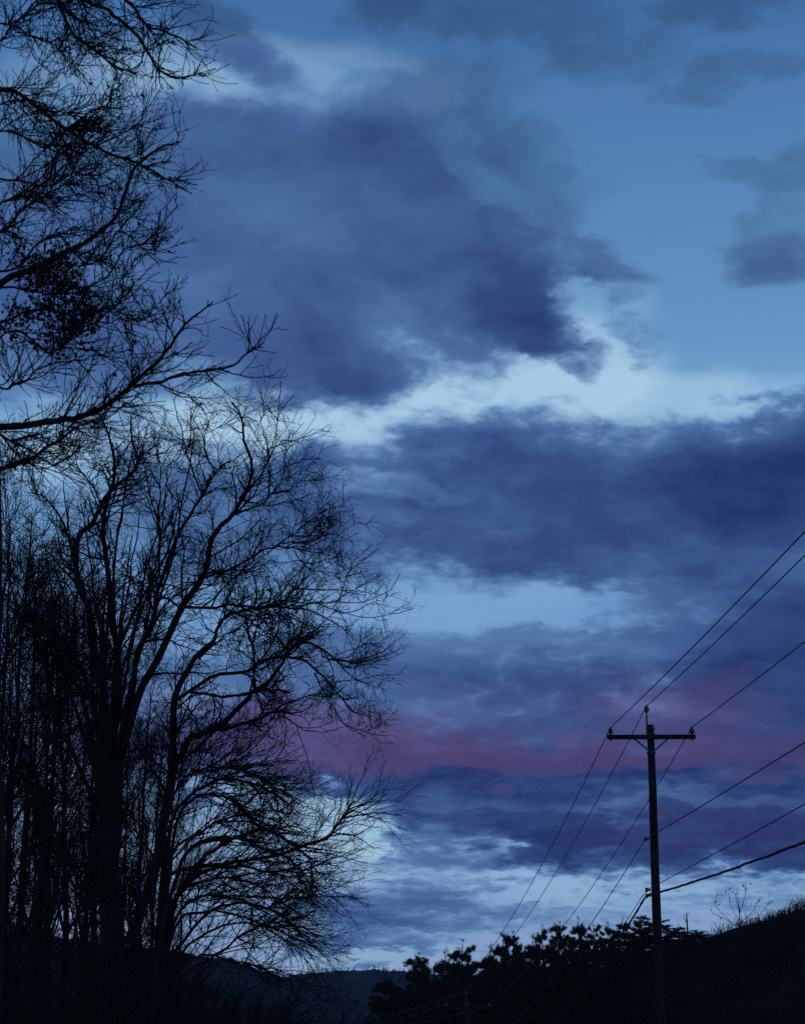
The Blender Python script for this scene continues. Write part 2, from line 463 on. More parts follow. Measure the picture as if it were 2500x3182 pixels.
# far wooded ridges
def ridge(name, label, depth, crest, thick, seed, bumps):
    """crest: list of pixels along the skyline; the ridge is a rounded, tree-covered hill below it"""
    r = np.random.default_rng(seed)
    pts = np.array([P(u, v, depth) for u, v in crest])
    xs = np.arange(pts[0, 0], pts[-1, 0], 1.1 * depth / 450)
    zc = np.interp(xs, pts[:, 0], pts[:, 2])
    k = np.hanning(31); k /= k.sum()
    zc = np.convolve(np.pad(zc, 15, mode='edge'), k, 'valid')
    ys = np.linspace(depth - thick, depth + thick, 90)
    X, Y = np.meshgrid(xs, ys)
    prof = np.cos(np.clip((Y - depth) / thick, -1, 1) * np.pi / 2) ** 0.8
    Z = -14 + (zc[None] + 14) * prof
    ph = r.uniform(0, 6.28, 40)
    for j, s in enumerate(np.geomspace(30, 2.2, 16)):
        s = s * depth / 450
        a = r.uniform(0, 6.28)
        Z += bumps * 0.10 * (s / 4) ** 0.45 * np.sin((X * np.cos(a) + Y * np.sin(a)) * 6.28 / s + ph[j]) * np.cos((X * np.sin(a) - Y * np.cos(a)) * 4.1 / s + ph[j + 16])
    Z += r.normal(0, 0.16 * bumps * depth / 450, Z.shape)
    V = np.stack([X, Y, Z], -1).reshape(-1, 3)
    ny, nx = X.shape
    i = (np.arange(ny - 1)[:, None] * nx + np.arange(nx - 1)[None]).ravel()
    o = link(name, mesh_np(name, V, np.stack([i, i + 1, i + nx + 1, i + nx], -1), M['hill_wood'], False))
    tag(o, label, kind='structure')
    # bare trees standing on the crest, too far off to count
    n = int(len(xs) * 9)
    ix = r.integers(0, nx, n); iy = r.integers(30, 56, n)
    base = V.reshape(ny, nx, 3)[iy, ix] + r.normal(0, .3, (n, 3)) * [1, 1, 0]
    hgt = r.uniform(0.5, 1.6, n) * depth / 700 * bumps
    st = base - [0, 0, 1]
    B = Batch()
    p, rad = grow(r, st, np.tile([0, 0, 1.0], (n, 1)), hgt + 1, np.full(n, .10), np.full(n, .03), 4, .10, (0, 0, 1), .1)
    B.add(tubes(p, rad * depth / 500, 3))
    for _ in range(5):
        t = r.uniform(.4, 1, n); s, tan, _r = sample(p, rad, np.arange(n), t)
        p2, r2 = grow(r, s, tan + r.normal(0, .7, (n, 3)), hgt * r.uniform(.2, .5, n), np.full(n, .05), np.full(n, .02), 3, .2, (0, 0, 1), .15)
        B.add(tubes(p2, r2 * depth / 500, 3))
    w = link('far_off_wood', B.mesh('far_off_wood', M['twig']))
    tag(w, 'bare wood bristling along the crest of ' + label.split(' ', 1)[0] + ' ridge', kind='stuff')
ridge('hill', 'farther low wooded ridge closing the valley', 900, [(-900, 2960), (300, 2990), (760, 3052), (900, 3036), (1060, 3018), (1200, 3016), (1400, 3040), (2200, 3060), (3400, 3030)], 180, 3, 1.0)
ridge('hill', 'nearer wooded ridge sloping down behind the bare trees', 420, [(-700, 2860), (0, 2900), (350, 2940), (520, 2962), (640, 2972), (740, 2990), (850, 3036), (960, 3076), (1120, 3120), (1400, 3190), (1900, 3240)], 110, 4, 1.1)
# ------------------------------------------------------------------ bare trees
UP = np.array([0, 0, 1.0])
def px_path(pts, depth, drift, n, rng, wob=0.0):
    """pixel polyline -> 3-D path; the limb leans towards or away from the viewer by `drift` metres"""
    k = len(pts)
    q = np.array([P(u, v, depth + drift * (i / max(k - 1, 1)) ** 1.2) for i, (u, v) in enumerate(pts)])
    c = catmull(q, n)
    if wob:
        w = np.cumsum(rng.normal(0, wob, (n, 3)), 0); w -= np.linspace(0, 1, n)[:, None] * w[-1]
        c = c + w * np.minimum(np.arange(n), 3)[:, None] / 3
    return c
def clothe(rng, limbs, spec):
    """limbs: list of (path, radii). spec: list of level dicts -> list of (paths, radii, sides)"""
    n = 26
    paths = np.stack([catmull(p, n) if len(p) != n else p for p, r in limbs])
    radii = np.stack([np.interp(np.linspace(0, 1, n), np.linspace(0, 1, len(r)), r) for p, r in limbs])
    levels = []
    src = [(paths, radii)]
    for s in spec:
        outp = []
        for ps, rs in src:
            a, d, L, rad = shoots(rng, ps, rs, s['per_m'], s.get('tmin', .15), s['angle'], s.get('jit', 12), s['len'], s.get('side'), s.get('tmax', 1.0))
            r0 = np.minimum(rad * .75, s['r0'] * rng.uniform(.7, 1.2, len(rad)))
            p, r = grow(rng, a, d, L, r0, np.full(len(r0), s['r1']), s['n'], s['wob'], s.get('trop', UP), s.get('tw', .05), s.get('curl', 0.0))
            outp.append((p, r))
            levels.append((p, r, s['sides']))
        src = ([] if s.get('only_new', True) else src) + outp
        if s.get('keep'): src = src + [(paths, radii)]
    return levels
def make_tree(name, base, trunk, limbs, levels, label, cat='tree', group=None, loose_leaves=None, sides=8):
    """trunk / limbs: (path, radii) in world space; everything is stored relative to the tree's foot"""
    root = empty(name, base)
    tag(root, label, cat, group)
    base = np.asarray(base)
    def one(nm, pr, k):
        p, r = pr
        link(nm, mesh_np(nm, *tubes((np.asarray(p) - base)[None], np.asarray(r)[None], k), M['bark']), root)
    for t in (trunk if isinstance(trunk, list) else [trunk]):
        one('trunk', t, 12)
    for l in limbs: one('limb', l, sides)
    B = Batch()
    for p, r, k in levels: B.add(tubes(p - base, r, k))
    cr = link('crown', B.mesh('crown', M['twig']), root)
    if loose_leaves is not None:
        v, t = loose_leaves
        lf = link('leaves', mesh_np('leaves', v - base, t, M['dead_leaf'], False), root)
        lf['kind'] = 'stuff'
    return root
def frac(lo, hi, taper=0.6):
    return lambda rng, t, L: np.maximum(L * rng.uniform(lo, hi, len(t)) * (1 - taper * t), 0.12)
def metres(lo, hi, taper=0.4):
    return lambda rng, t, L: rng.uniform(lo, hi, len(t)) * (1 - taper * t)

# --- the big bare tree: limbs traced from the photograph, crown grown from them
DT = 35.0
rng = np.random.default_rng(11)
k = PX(DT)
foot = np.array([P(345, 2900, DT)[0], DT, 0.0]); foot[2] = float(height(foot[0], foot[1])) - 0.15
def stem(pts, r_px0, r_px1, drift=0.0, depth=DT, n=26, wob=0.016):
    p = px_path(pts, depth, drift, n, rng, wob)
    return p, np.linspace(1, 0, n) ** 0.8 * (r_px0 - r_px1) * PX(depth) + r_px1 * PX(depth)
tp = np.vstack([foot, [P(345, 3060, DT), P(348, 2850, DT), P(335, 2640, DT), P(335, 2450, DT), P(338, 2280, DT)]])
trunk = (catmull(tp, 26), np.linspace(41, 21, 26) * k)
LIMBS = [
    ([(338, 2300), (322, 2150), (298, 2040), (290, 1960), (275, 1870), (252, 1805), (246, 1692), (262, 1643), (295, 1618), (324, 1561), (348, 1520), (402, 1479), (434, 1438), (414, 1364), (408, 1290)], 19, 3, -1.0),
    ([(345, 2330), (366, 2200), (362, 2046), (344, 1923), (338, 1800), (324, 1692), (318, 1610), (340, 1530), (352, 1480), (345, 1400), (330, 1330), (300, 1270)], 17, 3, 0.8),
    ([(350, 2380), (405, 2190), (426, 2030), (463, 1964), (482, 1900), (490, 1833), (525, 1745), (574, 1643), (607, 1593), (641, 1536), (682, 1466), (735, 1430)], 15, 2.5, 1.4),
    ([(352, 2480), (395, 2280), (438, 2148), (471, 2087), (512, 2013), (545, 1931), (574, 1874), (615, 1825), (640, 1770), (653, 1715), (660, 1675), (702, 1622), (731, 1602), (764, 1548), (797, 1487), (805, 1430), (776, 1356), (764, 1290), (739, 1249)], 20, 2.5, -1.2),
    ([(633, 1800), (702, 1774), (764, 1745), (854, 1704), (928, 1700), (993, 1712), (1071, 1729)], 7, 1.5, -0.8),
    ([(880, 1700), (915, 1672), (965, 1640), (1030, 1594), (1071, 1569)], 4, 1.2, 0.5),
    ([(905, 1690), (960, 1688), (1010, 1684), (1051, 1659), (1090, 1664), (1133, 1680)], 4, 1.2, -0.5),
    ([(574, 1886), (600, 1884), (682, 1886), (739, 1868), (846, 1878), (928, 1853), (957, 1822), (1026, 1833), (1092, 1840), (1180, 1850)], 8, 1.3, 1.5),
    ([(625, 2046), (682, 1997), (698, 1952), (723, 1915), (780, 1888), (866, 1878), (936, 1882), (1010, 1898), (1092, 1939), (1153, 1997)], 10, 1.3, -1.5),
    ([(930, 1882), (1010, 1880), (1090, 1905), (1170, 1885), (1230, 1865)], 4, 1.2, .6),
    ([(661, 2279), (723, 2243), (797, 2169), (817, 2144), (862, 2120), (895, 2083), (924, 2046), (961, 2009), (1002, 1997), (1051, 2025), (1092, 2066), (1133, 2103), (1194, 2128)], 13, 1.4, 0.8),
    ([(549, 2180), (600, 2148), (682, 2103), (764, 2095), (813, 2074), (887, 2046), (957, 2062), (993, 2079), (1043, 2124), (1092, 2169), (1133, 2210), (1194, 2230)], 10, 1.4, -1.4),
    ([(1010, 2090), (1043, 2160), (1063, 2202), (1112, 2251), (1174, 2288)], 4, 1.2, -.4),
    ([(813, 2146), (816, 2090), (817, 2030), (801, 1956), (793, 1911), (764, 1878), (720, 1850)], 7, 1.5, 1.0),
    ([(702, 2271), (784, 2243), (846, 2222), (887, 2222), (916, 2216)], 8, 5, -0.4),
    ([(887, 2222), (920, 2243), (969, 2263), (1030, 2279), (1090, 2268)], 4, 1.2, -.5),
    ([(600, 2150), (682, 2165), (764, 2161), (830, 2152), (885, 2150), (928, 2151)], 7, 5, .5),
    ([(940, 1710), (1000, 1765), (1060, 1790)], 3, 1.2, .4),
    ([(1025, 2010), (1060, 2045), (1150, 2055), (1230, 2040)], 3.5, 1.2, .4),
    # towards the edge of the wood
    ([(335, 2420), (266, 2107), (230, 2046), (197, 2005), (123, 1972), (60, 1930)], 13, 2, -1.0),
    ([(338, 2520), (260, 2180), (221, 2087), (234, 1984), (234, 1882), (242, 1800), (200, 1640), (140, 1545), (85, 1530)], 12, 2, 1.4),
    ([(340, 2600), (250, 2380), (197, 2271), (164, 2148), (143, 2066), (119, 1997), (111, 1915), (115, 1849), (90, 1750)], 12, 2, -1.6),
    ([(335, 2560), (300, 2580), (246, 2505), (205, 2430), (210, 2330)], 8, 2, .6),
    ([(346, 2840), (290, 2770), (220, 2700), (150, 2645), (60, 2585)], 9, 2, -1.2),
    ([(320, 1625), (300, 1540), (260, 1480), (220, 1440), (150, 1400)], 5, 1.2, .5),
    ([(500, 1790), (496, 1650), (506, 1540), (500, 1440), (470, 1330)], 6, 1.2, .8),
    ([(640, 1536), (610, 1450), (585, 1380), (560, 1300), (545, 1240)], 5, 1.1, -.5),
    ([(700, 1466), (650, 1400), (660, 1320), (630, 1260)], 4, 1.1, -.5),
    ([(760, 1550), (830, 1490), (860, 1420), (840, 1350), (830, 1280)], 5, 1.1, .6),
    ([(735, 1600), (820, 1570), (880, 1540), (925, 1530), (960, 1560)], 5, 1.1, .6),
]
STEM2 = [((400, 2930), (480, 2720), (525, 2480), (537, 2333), (549, 2169), (615, 2050), (682, 1997)),
         ((535, 2420), (600, 2312), (661, 2279), (723, 2243))]
limbs = [stem([(u - .055 * max(u - 420, 0), v) for u, v in pts], a * .66, b * .75, dr, wob=.013) for pts, a, b, dr in LIMBS]
thin = []
for i in range(12):                                          # the many lesser stems that fan out of the stool
    u0, v0 = rng.uniform(315, 365), rng.uniform(2250, 2750)
    u1, v1 = rng.uniform(60, 640), rng.uniform(1330, 1750)
    m1 = (u0 + (u1 - u0) * .30 + rng.normal(0, 14), v0 + (v1 - v0) * .38)
    m2 = (u0 + (u1 - u0) * .66 + rng.normal(0, 18), v0 + (v1 - v0) * .70)
    thin.append(stem([(u0, v0), m1, m2, (u1, v1)], rng.uniform(5, 8.5), 1.3, rng.uniform(-2.5, 2.5), wob=.016))
STEM2 = [[(u - .055 * max(u - 420, 0), v) for u, v in q] for q in STEM2]
st2 = [stem(STEM2[0], 17, 5, -1.0), stem(STEM2[1], 12, 8, -.5)]
all_limbs = limbs + st2
spec = [
    dict(per_m=2.6, tmin=.15, angle=44, jit=16, len=metres(1.2, 2.7, .90), r0=.022, r1=.007, n=12, wob=.15, tw=.03, sides=5, side=np.array([.2, -.1, .3]), keep=True),
    dict(per_m=4.6, tmin=.12, angle=50, jit=18, len=metres(.5, 1.5, .82), r0=.012, r1=.0050, n=8, wob=.20, tw=.03, sides=4, side=np.array([.2, -.1, .2])),
    dict(per_m=6.6, tmin=.10, angle=48, jit=18, len=metres(.3, .85, .65), r0=.0075, r1=.0034, n=5, wob=.24, tw=.04, sides=3, curl=.05),
    dict(per_m=10.0, tmin=.10, angle=46, jit=18, len=metres(.12, .38, .4), r0=.0048, r1=.0024, n=3, wob=.22, tw=.06, sides=3),
]
lv = clothe(rng, all_limbs, spec)
lv += clothe(rng, thin, [
    dict(per_m=1.6, tmin=.35, angle=40, jit=16, len=metres(.7, 1.8, .8), r0=.014, r1=.0050, n=9, wob=.18, tw=.04, sides=4),
    dict(per_m=3.4, tmin=.10, angle=46, jit=18, len=metres(.3, .8, .6), r0=.0075, r1=.0034, n=5, wob=.22, tw=.04, sides=3),
    dict(per_m=5.0, tmin=.10, angle=46, jit=18, len=metres(.12, .38, .4), r0=.0048, r1=.0024, n=3, wob=.22, tw=.06, sides=3)])
all_limbs = all_limbs + thin
make_tree('bare_tree', foot, trunk, all_limbs, lv,
          'large leafless tree with many spreading limbs reaching over the distant hill, broken branch stubs', 'tree')

# --- arching thicket at its foot
DS = 31.0
rng = np.random.default_rng(23)
sf = np.array([P(500, 2900, DS)[0], DS, 0.0]); sf[2] = float(height(sf[0], sf[1])) - .1
canes = []
ARCH = [
    [(500, 3010), (516, 2830), (582, 2777), (664, 2742), (746, 2734), (828, 2744), (910, 2789), (1000, 2860)],
    [(495, 2990), (516, 2728), (664, 2679), (828, 2662), (951, 2621), (1037, 2589), (1074, 2523), (1102, 2485)],
    [(490, 2990), (541, 2658), (640, 2600), (705, 2566), (800, 2530), (900, 2520), (985, 2530)],
    [(505, 3020), (560, 2860), (680, 2830), (800, 2850), (900, 2875), (1000, 2860), (1080, 2830)],
    [(510, 3040), (600, 2930), (720, 2870), (850, 2870), (970, 2900), (1080, 2950)],
    [(480, 2990), (540, 2600), (600, 2500), (700, 2440), (800, 2440), (900, 2470), (970, 2500)],
    [(480, 2980), (520, 2560), (560, 2440), (640, 2380), (740, 2370), (840, 2400), (930, 2450)],
    [(520, 3060), (640, 2990), (740, 2940), (820, 2890), (900, 2880), (1010, 2890)],
    [(515, 3070), (600, 2985), (700, 2970), (800, 2985), (880, 3010), (950, 3020)],
    [(500, 3000), (580, 2740), (700, 2640), (800, 2600), (900, 2590), (1000, 2640), (1060, 2700)],
    [(490, 3000), (560, 2780), (660, 2700), (780, 2690), (900, 2710), (1020, 2700), (1100, 2680)],
    [(490, 3000), (560, 2700), (640, 2620), (740, 2600), (860, 2630), (980, 2680), (1070, 2760)],
    [(500, 3000), (560, 2840), (640, 2800), (760, 2790), (880, 2820), (1000, 2790), (1090, 2780)],
    [(500, 3020), (600, 2900), (700, 2820), (820, 2800), (940, 2840), (1040, 2920)],
    [(490, 2990), (560, 2560), (640, 2470), (760, 2480), (860, 2560), (960, 2600)],
    [(1037, 2589), (1066, 2560), (1080, 2520), (1084, 2480)], [(1040, 2588), (1090, 2594), (1130, 2585), (1165, 2555)], [(1030, 2592), (1052, 2540), (1060, 2490), (1058, 2470)],
]
for i, a in enumerate(ARCH):
    small = len(a) == 4
    if not small and i != 1: a = [(u if u < 500 else 500 + (u - 500) * .84, v) for u, v in a]
    canes.append(stem(a, 2.2 if small else rng.uniform(4, 8), 1.4 if small else 1.5, rng.uniform(-2.2, 2.2) if not small else 0, DS + (0 if small else rng.uniform(-.4, .4)), wob=.004 if small else .016))
spec = [
    dict(per_m=10.5, tmin=.2, angle=30, jit=12, len=metres(.7, 1.9, .5), r0=.011, r1=.004, n=8, wob=.09, trop=(.9, 0, -.1), tw=.03, sides=4, curl=.05),
    dict(per_m=4.8, tmin=.15, angle=32, jit=12, len=metres(.35, .95, .4), r0=.0065, r1=.003, n=6, wob=.14, trop=(.4, 0, 1), tw=.05, sides=3, curl=.05),
    dict(per_m=4.2, tmin=.15, angle=36, jit=14, len=metres(.15, .45, .3), r0=.0042, r1=.0025, n=4, wob=.12, tw=.10, sides=3),
]
lv = clothe(rng, canes[:15], spec)
tp = catmull(np.vstack([sf, P(495, 3080, DS), P(500, 2960, DS)]), 12)
make_tree('arching_shrub', sf, (tp, np.linspace(.11, .08, 12)), canes, lv,
          'leafless shrub with long arching canes sweeping out from the foot of the large tree', 'shrub', sides=6)

# --- the near tree whose boughs hang in from beside the view
DN = 18.0
rng = np.random.default_rng(37)
nf = np.array([P(-36, 2900, DN)[0], DN, 0.0]); nf[2] = float(height(nf[0], nf[1])) - .15
tp = np.vstack([nf, P(-34, 2800, DN), P(-40, 2200, DN), P(-30, 1600, DN), P(-60, 900, DN), P(-70, 300, DN), P(-50, -200, DN)])
ntrunk = (catmull(tp, 30), np.linspace(54, 22, 30) * PX(DN))
NEAR = [
    ([(-60, 230), (0, 270), (55, 287), (166, 364), (276, 436), (386, 491), (486, 541), (596, 602)], 9, 2.2, -1.0),
    ([(-60, -320), (100, -160), (182, 0), (232, 110), (309, 171), (353, 204), (414, 215)], 8, 2, .8),
    ([(-60, -260), (150, -80), (276, 0), (342, 33), (408, 83), (453, 149), (497, 199), (552, 226), (629, 226)], 9, 2, -.8),
    ([(-50, -380), (250, -130), (408, 0), (469, 72), (552, 116), (613, 149)], 8, 2, .4),
    ([(-60, 90), (0, 110), (83, 132), (188, 149), (276, 171), (342, 204)], 7, 2, 1.2),
    ([(-60, 740), (0, 695), (127, 657), (210, 629), (320, 596), (430, 570)], 8, 2, 1.2),
    ([(-50, 960), (0, 883), (120, 830), (210, 784), (287, 740), (359, 668), (408, 535), (480, 470), (560, 440)], 13, 2.2, 2.0),
    ([(-50, 1020), (0, 1005), (166, 988), (276, 966), (403, 950), (480, 960), (550, 1000)], 8, 2, -1.0),
    ([(-40, 1330), (0, 1323), (102, 1321), (184, 1307), (246, 1294), (328, 1270), (389, 1229), (430, 1190), (500, 1120), (540, 1060), (590, 990), (662, 938)], 13, 2.2, -1.5),
    ([(420, 1200), (497, 1181), (580, 1154), (690, 1137), (773, 1082), (822, 1060)], 6, 1.8, -.6),
    ([(-40, 1345), (0, 1356), (74, 1364), (164, 1384), (250, 1400), (350, 1392)], 8, 2, .8),
    ([(-40, 1475), (0, 1458), (61, 1442), (135, 1401), (184, 1372), (246, 1335), (330, 1300)], 9, 2, -1.0),
    ([(-50, 560), (40, 540), (150, 520), (260, 500), (380, 470), (470, 420), (530, 410)], 7, 2, .5),
    ([(-50, 830), (60, 800), (180, 790), (300, 770), (420, 730), (540, 720), (600, 700)], 7, 2, -.5),
    ([(-50, 900), (60, 900), (200, 900), (340, 870), (450, 830), (560, 790), (640, 730)], 7, 2, 1.0),
    ([(-50, 1110), (60, 1090), (200, 1080), (330, 1050), (450, 1020), (550, 960), (580, 900)], 7, 2, .6),
    ([(-50, 1190), (60, 1170), (200, 1170), (320, 1160), (430, 1120)], 7, 2, -.6),
    ([(-50, 420), (60, 440), (160, 430), (280, 380), (380, 370), (450, 340)], 6, 2, .9),
    ([(-50, 20), (60, 40), (160, 20), (280, 80), (380, 120), (470, 130)], 6, 2, -.9),
    ([(-50, 340), (50, 350), (140, 320), (250, 310), (350, 350), (410, 385)], 6, 2, .2),
    ([(-50, 640), (50, 620), (180, 560), (300, 540), (430, 640), (560, 620)], 6, 2, 1.6),
]
nl = []
for i, (pts, a, b, dr) in enumerate(NEAR):
    old = i in (0, 1, 2, 3, 6, 8, 9, 11)                   # the boughs that stand out in the photograph
    j = 0 if old else 34
    pts = [pts[0]] + [((u if old else u * .84) + rng.normal(0, j * .6), v + rng.normal(0, j)) for u, v in pts[1:]]
    nl.append(stem(pts, a if old else a * .62, b if old else b * .8, dr if old else dr * 2.2, depth=DN, wob=.010 if old else .016))
spec = [
    dict(per_m=13.0, tmin=.10, angle=38, jit=12, len=metres(.35, 1.1, .85), r0=.0085, r1=.0038, n=9, wob=.10, trop=(.35, 0, .9), tw=.045, sides=5, curl=.04),
    dict(per_m=9.5, tmin=.12, angle=40, jit=12, len=metres(.2, .6, .6), r0=.0058, r1=.0036, n=7, wob=.08, trop=(.2, 0, 1), tw=.07, sides=4, curl=.06),
    dict(per_m=10.0, tmin=.12, angle=45, jit=15, len=metres(.06, .26, .3), r0=.0042, r1=.0030, n=4, wob=.10, tw=.08, sides=3),
]
lv = clothe(rng, nl, spec)
# last dead leaves: a dense spray on the old bough, a few elsewhere
pool = np.concatenate([p[:, 1:].reshape(-1, 3) for p, _, _ in lv[1:]])
c = np.array([P(105, 880, DN), P(130, 960, DN), P(60, 930, DN)])
dmin = np.min(np.linalg.norm((pool[:, None] - c[None]) * [1, .25, 1.1], axis=2), axis=1)
spots = pool[rng.random(len(pool)) < np.where(dmin < .24, .5, np.where(dmin < .55, .22, .008))]
thick = pool[(dmin < .46) & (rng.random(len(pool)) < .55)]
spots = np.vstack([spots, thick + rng.normal(0, .06, thick.shape)])
lvs = leaf_cards(rng, spots + rng.normal(0, .01, spots.shape), .056)
make_tree('overhanging_tree', nf, ntrunk, nl, lv, 'near tree leaning in with long drooping boughs, curled twigs and a spray of dead leaves', 'tree', loose_leaves=lvs, sides=7)

# --- the wood behind: slender bare trees, three kinds, each copied to its own spot
def wood_tree(seed, h, lean):
    r = np.random.default_rng(seed)
    n = 24
    z = np.linspace(0, 1, n)
    w = np.cumsum(r.normal(0, .022 * h / 12, (n, 2)), 0)
    tp = np.stack([w[:, 0] + lean * z ** 1.5, w[:, 1], z * h - .3], -1)
    tr = .088 * (1 - z) ** .8 + .012
    limbs = []
    for i in range(12):
        t = r.uniform(.22, .92); s, tan, rad = sample(tp[None], tr[None], np.array([0]), np.array([t]))
        az = r.uniform(0, 6.28); d = np.array([[np.cos(az), np.sin(az), r.uniform(1.0, 2.2)]])
        p, rr = grow(r, s, d, np.array([h * r.uniform(.22, .42) * (1.15 - .7 * t)]), rad * .6, np.array([.006]), 26, .06, UP, .03)
        limbs.append((p[0], rr[0]))
    spec = [dict(per_m=4.8, tmin=.15, angle=42, jit=14, len=metres(.7, 1.8, .5), r0=.016, r1=.006, n=8, wob=.13, tw=.07, sides=4),
            dict(per_m=5.4, tmin=.1, angle=42, jit=14, len=metres(.35, 1.0, .4), r0=.009, r1=.004, n=6, wob=.14, tw=.07, sides=3),
            dict(per_m=5.4, tmin=.1, angle=42, jit=14, len=metres(.15, .5, .3), r0=.006, r1=.003, n=3, wob=.14, tw=.07, sides=3)]
    lv = clothe(r, limbs + [(tp, tr)], spec)
    return make_tree('slender_tree', (0, 0, 0), (tp, tr), limbs, lv, 'x', 'tree', sides=5)
kinds = [wood_tree(101, 13.5, .5), wood_tree(102, 14.5, -.4), wood_tree(103, 12.5, .9)]
WOOD = [(-90, 40, 0, .9), (20, 47, 1, .90), (72, 44, 2, .92), (165, 42, 1, .76), (215, 53, 2, 1.0), (258, 46, 0, .80),
        (300, 56, 1, .95), (372, 48, 2, .80), (415, 58, 0, .85), (470, 44, 1, .58), (505, 60, 2, .72), (120, 60, 0, 1.0), (340, 66, 2, .9), (90, 36, 2, .7),
        (440, 52, 0, .60), (135, 56, 2, .8), (395, 54, 1, .62), (490, 50, 2, .52), (5, 58, 1, .9), (330, 50, 0, .7), (250, 62, 1, .95), (50, 66, 0, 1.0), (560, 56, 1, .50), (-30, 54, 2, 1.1)]
used = set()
for i, (u, d, kd, sc) in enumerate(WOOD):
    o = kinds[kd] if kd not in used else copy_tree(kinds[kd])
    used.add(kd)
    x = P(u, 2900, d)[0]
    o.location = (x, d, float(height(x, d)) - .1)
    o.rotation_euler = (0, 0, (i * 2.4) % 6.28)
    o.scale = (sc,) * 3
    tag(o, 'slender bare tree among the close-set trunks of the wood behind the large tree', 'tree', 'slender trees of the bare wood')
# ------------------------------------------------------------------ undergrowth: leafless bushes
def bush(seed, h, spread, n_canes):
    r = np.random.default_rng(seed)
    az = r.uniform(0, 6.28, n_canes)
    d = np.stack([np.cos(az) * spread, np.sin(az) * spread, np.ones(n_canes)], -1) * r.uniform(.6, 1, (n_canes, 1))
    st = np.stack([r.normal(0, .25, n_canes), r.normal(0, .25, n_canes), np.full(n_canes, -.1)], -1)
    L = h * r.uniform(.6, 1.1, n_canes)
    p, rr = grow(r, st, d, L, np.full(n_canes, .016), np.full(n_canes, .004), 26, .05, (0, 0, -1), .006)
    limbs = [(p[i], rr[i]) for i in range(n_canes)]
    spec = [dict(per_m=4.0, tmin=.15, angle=38, jit=14, len=metres(.4, 1.1, .5), r0=.008, r1=.004, n=6, wob=.13, tw=.03, sides=3),
            dict(per_m=5.0, tmin=.1, angle=40, jit=14, len=metres(.2, .55, .3), r0=.005, r1=.003, n=4, wob=.14, tw=.05, sides=3)]
    lv = clothe(r, limbs, spec)
    root = empty('bare_bush', (0, 0, 0))
    B = Batch()
    for i in range(n_canes): B.add(tubes(p[i][None], rr[i][None], 4))
    link('stem', B.mesh('stem', M['bark']), root)['kind'] = 'stuff'
    B = Batch()
    for q, r_, kk in lv: B.add(tubes(q, r_, kk))
    link('crown', B.mesh('crown', M['twig']), root)
    return root
BK = [bush(201, 2.6, .55, 34), bush(202, 3.1, .8, 38), bush(203, 2.2, 1.1, 40)]
first = set()
def place(protos, kd, x, y, rz, sc, label, cat, group, sink=.05):
    o = protos[kd] if (id(protos), kd) not in first else copy_tree(protos[kd])
    first.add((id(protos), kd))
    o.location = (x, y, float(height(x, y)) - sink); o.rotation_euler = (0, 0, rz); o.scale = (sc,) * 3
    return tag(o, label, cat, group)
r = np.random.default_rng(61)
# on the bank under the trees
for i in range(26):
    y = r.uniform(24, 40); u = r.uniform(-60, 560)
    x = P(u, 3000, y)[0]
    top = np.interp(u, [-60, 300, 480, 700], [2925, 2915, 2940, 3080]) + r.uniform(-15, 45)
    want = P(u, top, y)[2] - float(height(x, y))
    place(BK, int(r.integers(3)), x, y, r.uniform(0, 6.28), max(want / 2.5, .35), 'leafless bush in the dark undergrowth on the bank below the bare wood', 'bush', 'bushes on the bank below the wood')
for i in range(12):
    y = r.uniform(36, 48); u = r.uniform(560, 1000)
    x = P(u, 3000, y)[0]
    top = np.interp(u, [560, 700, 850, 1000], [3040, 3090, 3120, 3150]) + r.uniform(-20, 30)
    want = P(u, top, y)[2] - float(height(x, y))
    place(BK, int(r.integers(3)), x, y, r.uniform(0, 6.28), max(want / 2.5, .3), 'low leafless bush in front of the distant ridge between shrub and pines', 'bush', 'low bushes in front of the ridge')
# on the hillside to the right of the line
for i in range(90):
    y = r.uniform(84, 165); u = r.uniform(1560, 2620)
    x = P(u, 3000, y)[0]
    sky = np.interp(u, [1560, 1950, 2080, 2180, 2300, 2400, 2500, 2620], [3080, 2960, 2935, 2915, 2875, 2845, 2800, 2780])
    g = float(height(x, y))
    lim = P(u, sky + r.uniform(-22, 36), y)[2] - g
    if lim < .8: continue
    sc = min(lim / 2.6, r.uniform(.9, 1.9))
    place(BK, int(r.integers(3)), x, y, r.uniform(0, 6.28), sc, 'leafless bush on the dark hillside beside the power line', 'bush', 'bushes on the hillside beside the power line')

# brush: a close stand of dead stems over the hillside and the valley floor
r = np.random.default_rng(90)
n = 30000
by = r.uniform(84, 168, n); bu = r.uniform(1150, 2640, n)
bx = (bu - W_SRC / 2) / F_SRC * by
gz = height(bx, by)
keep = (gz > -9)
bx, by, gz = bx[keep], by[keep], gz[keep]
n = len(bx)
L = r.uniform(.4, 1.3, n) * (.7 + .5 * np.sin(bx * .9) * np.sin(by * .35 + bx * .3))
p, rr = grow(r, np.stack([bx, by, gz - .05], -1), np.stack([r.normal(0, .22, n), r.normal(0, .22, n), np.ones(n)], -1), np.maximum(L, .3), r.uniform(.012, .03, n), np.full(n, .008), 4, .12, UP, .02)
B = Batch(); B.add(tubes(p, rr, 3))
for _ in range(2):
    s_, tan, _r = sample(p, rr, np.arange(n), r.uniform(.35, .95, n))
    p2, r2 = grow(r, s_, tan + r.normal(0, .6, (n, 3)), np.maximum(L, .3) * r.uniform(.2, .5, n), np.full(n, .012), np.full(n, .006), 3, .2, UP, .1)
    B.add(tubes(p2, r2, 3))
tag(link('brush', B.mesh('brush', M['dry_grass'])), 'dead brush and weeds covering the hillside and valley floor', kind='stuff')

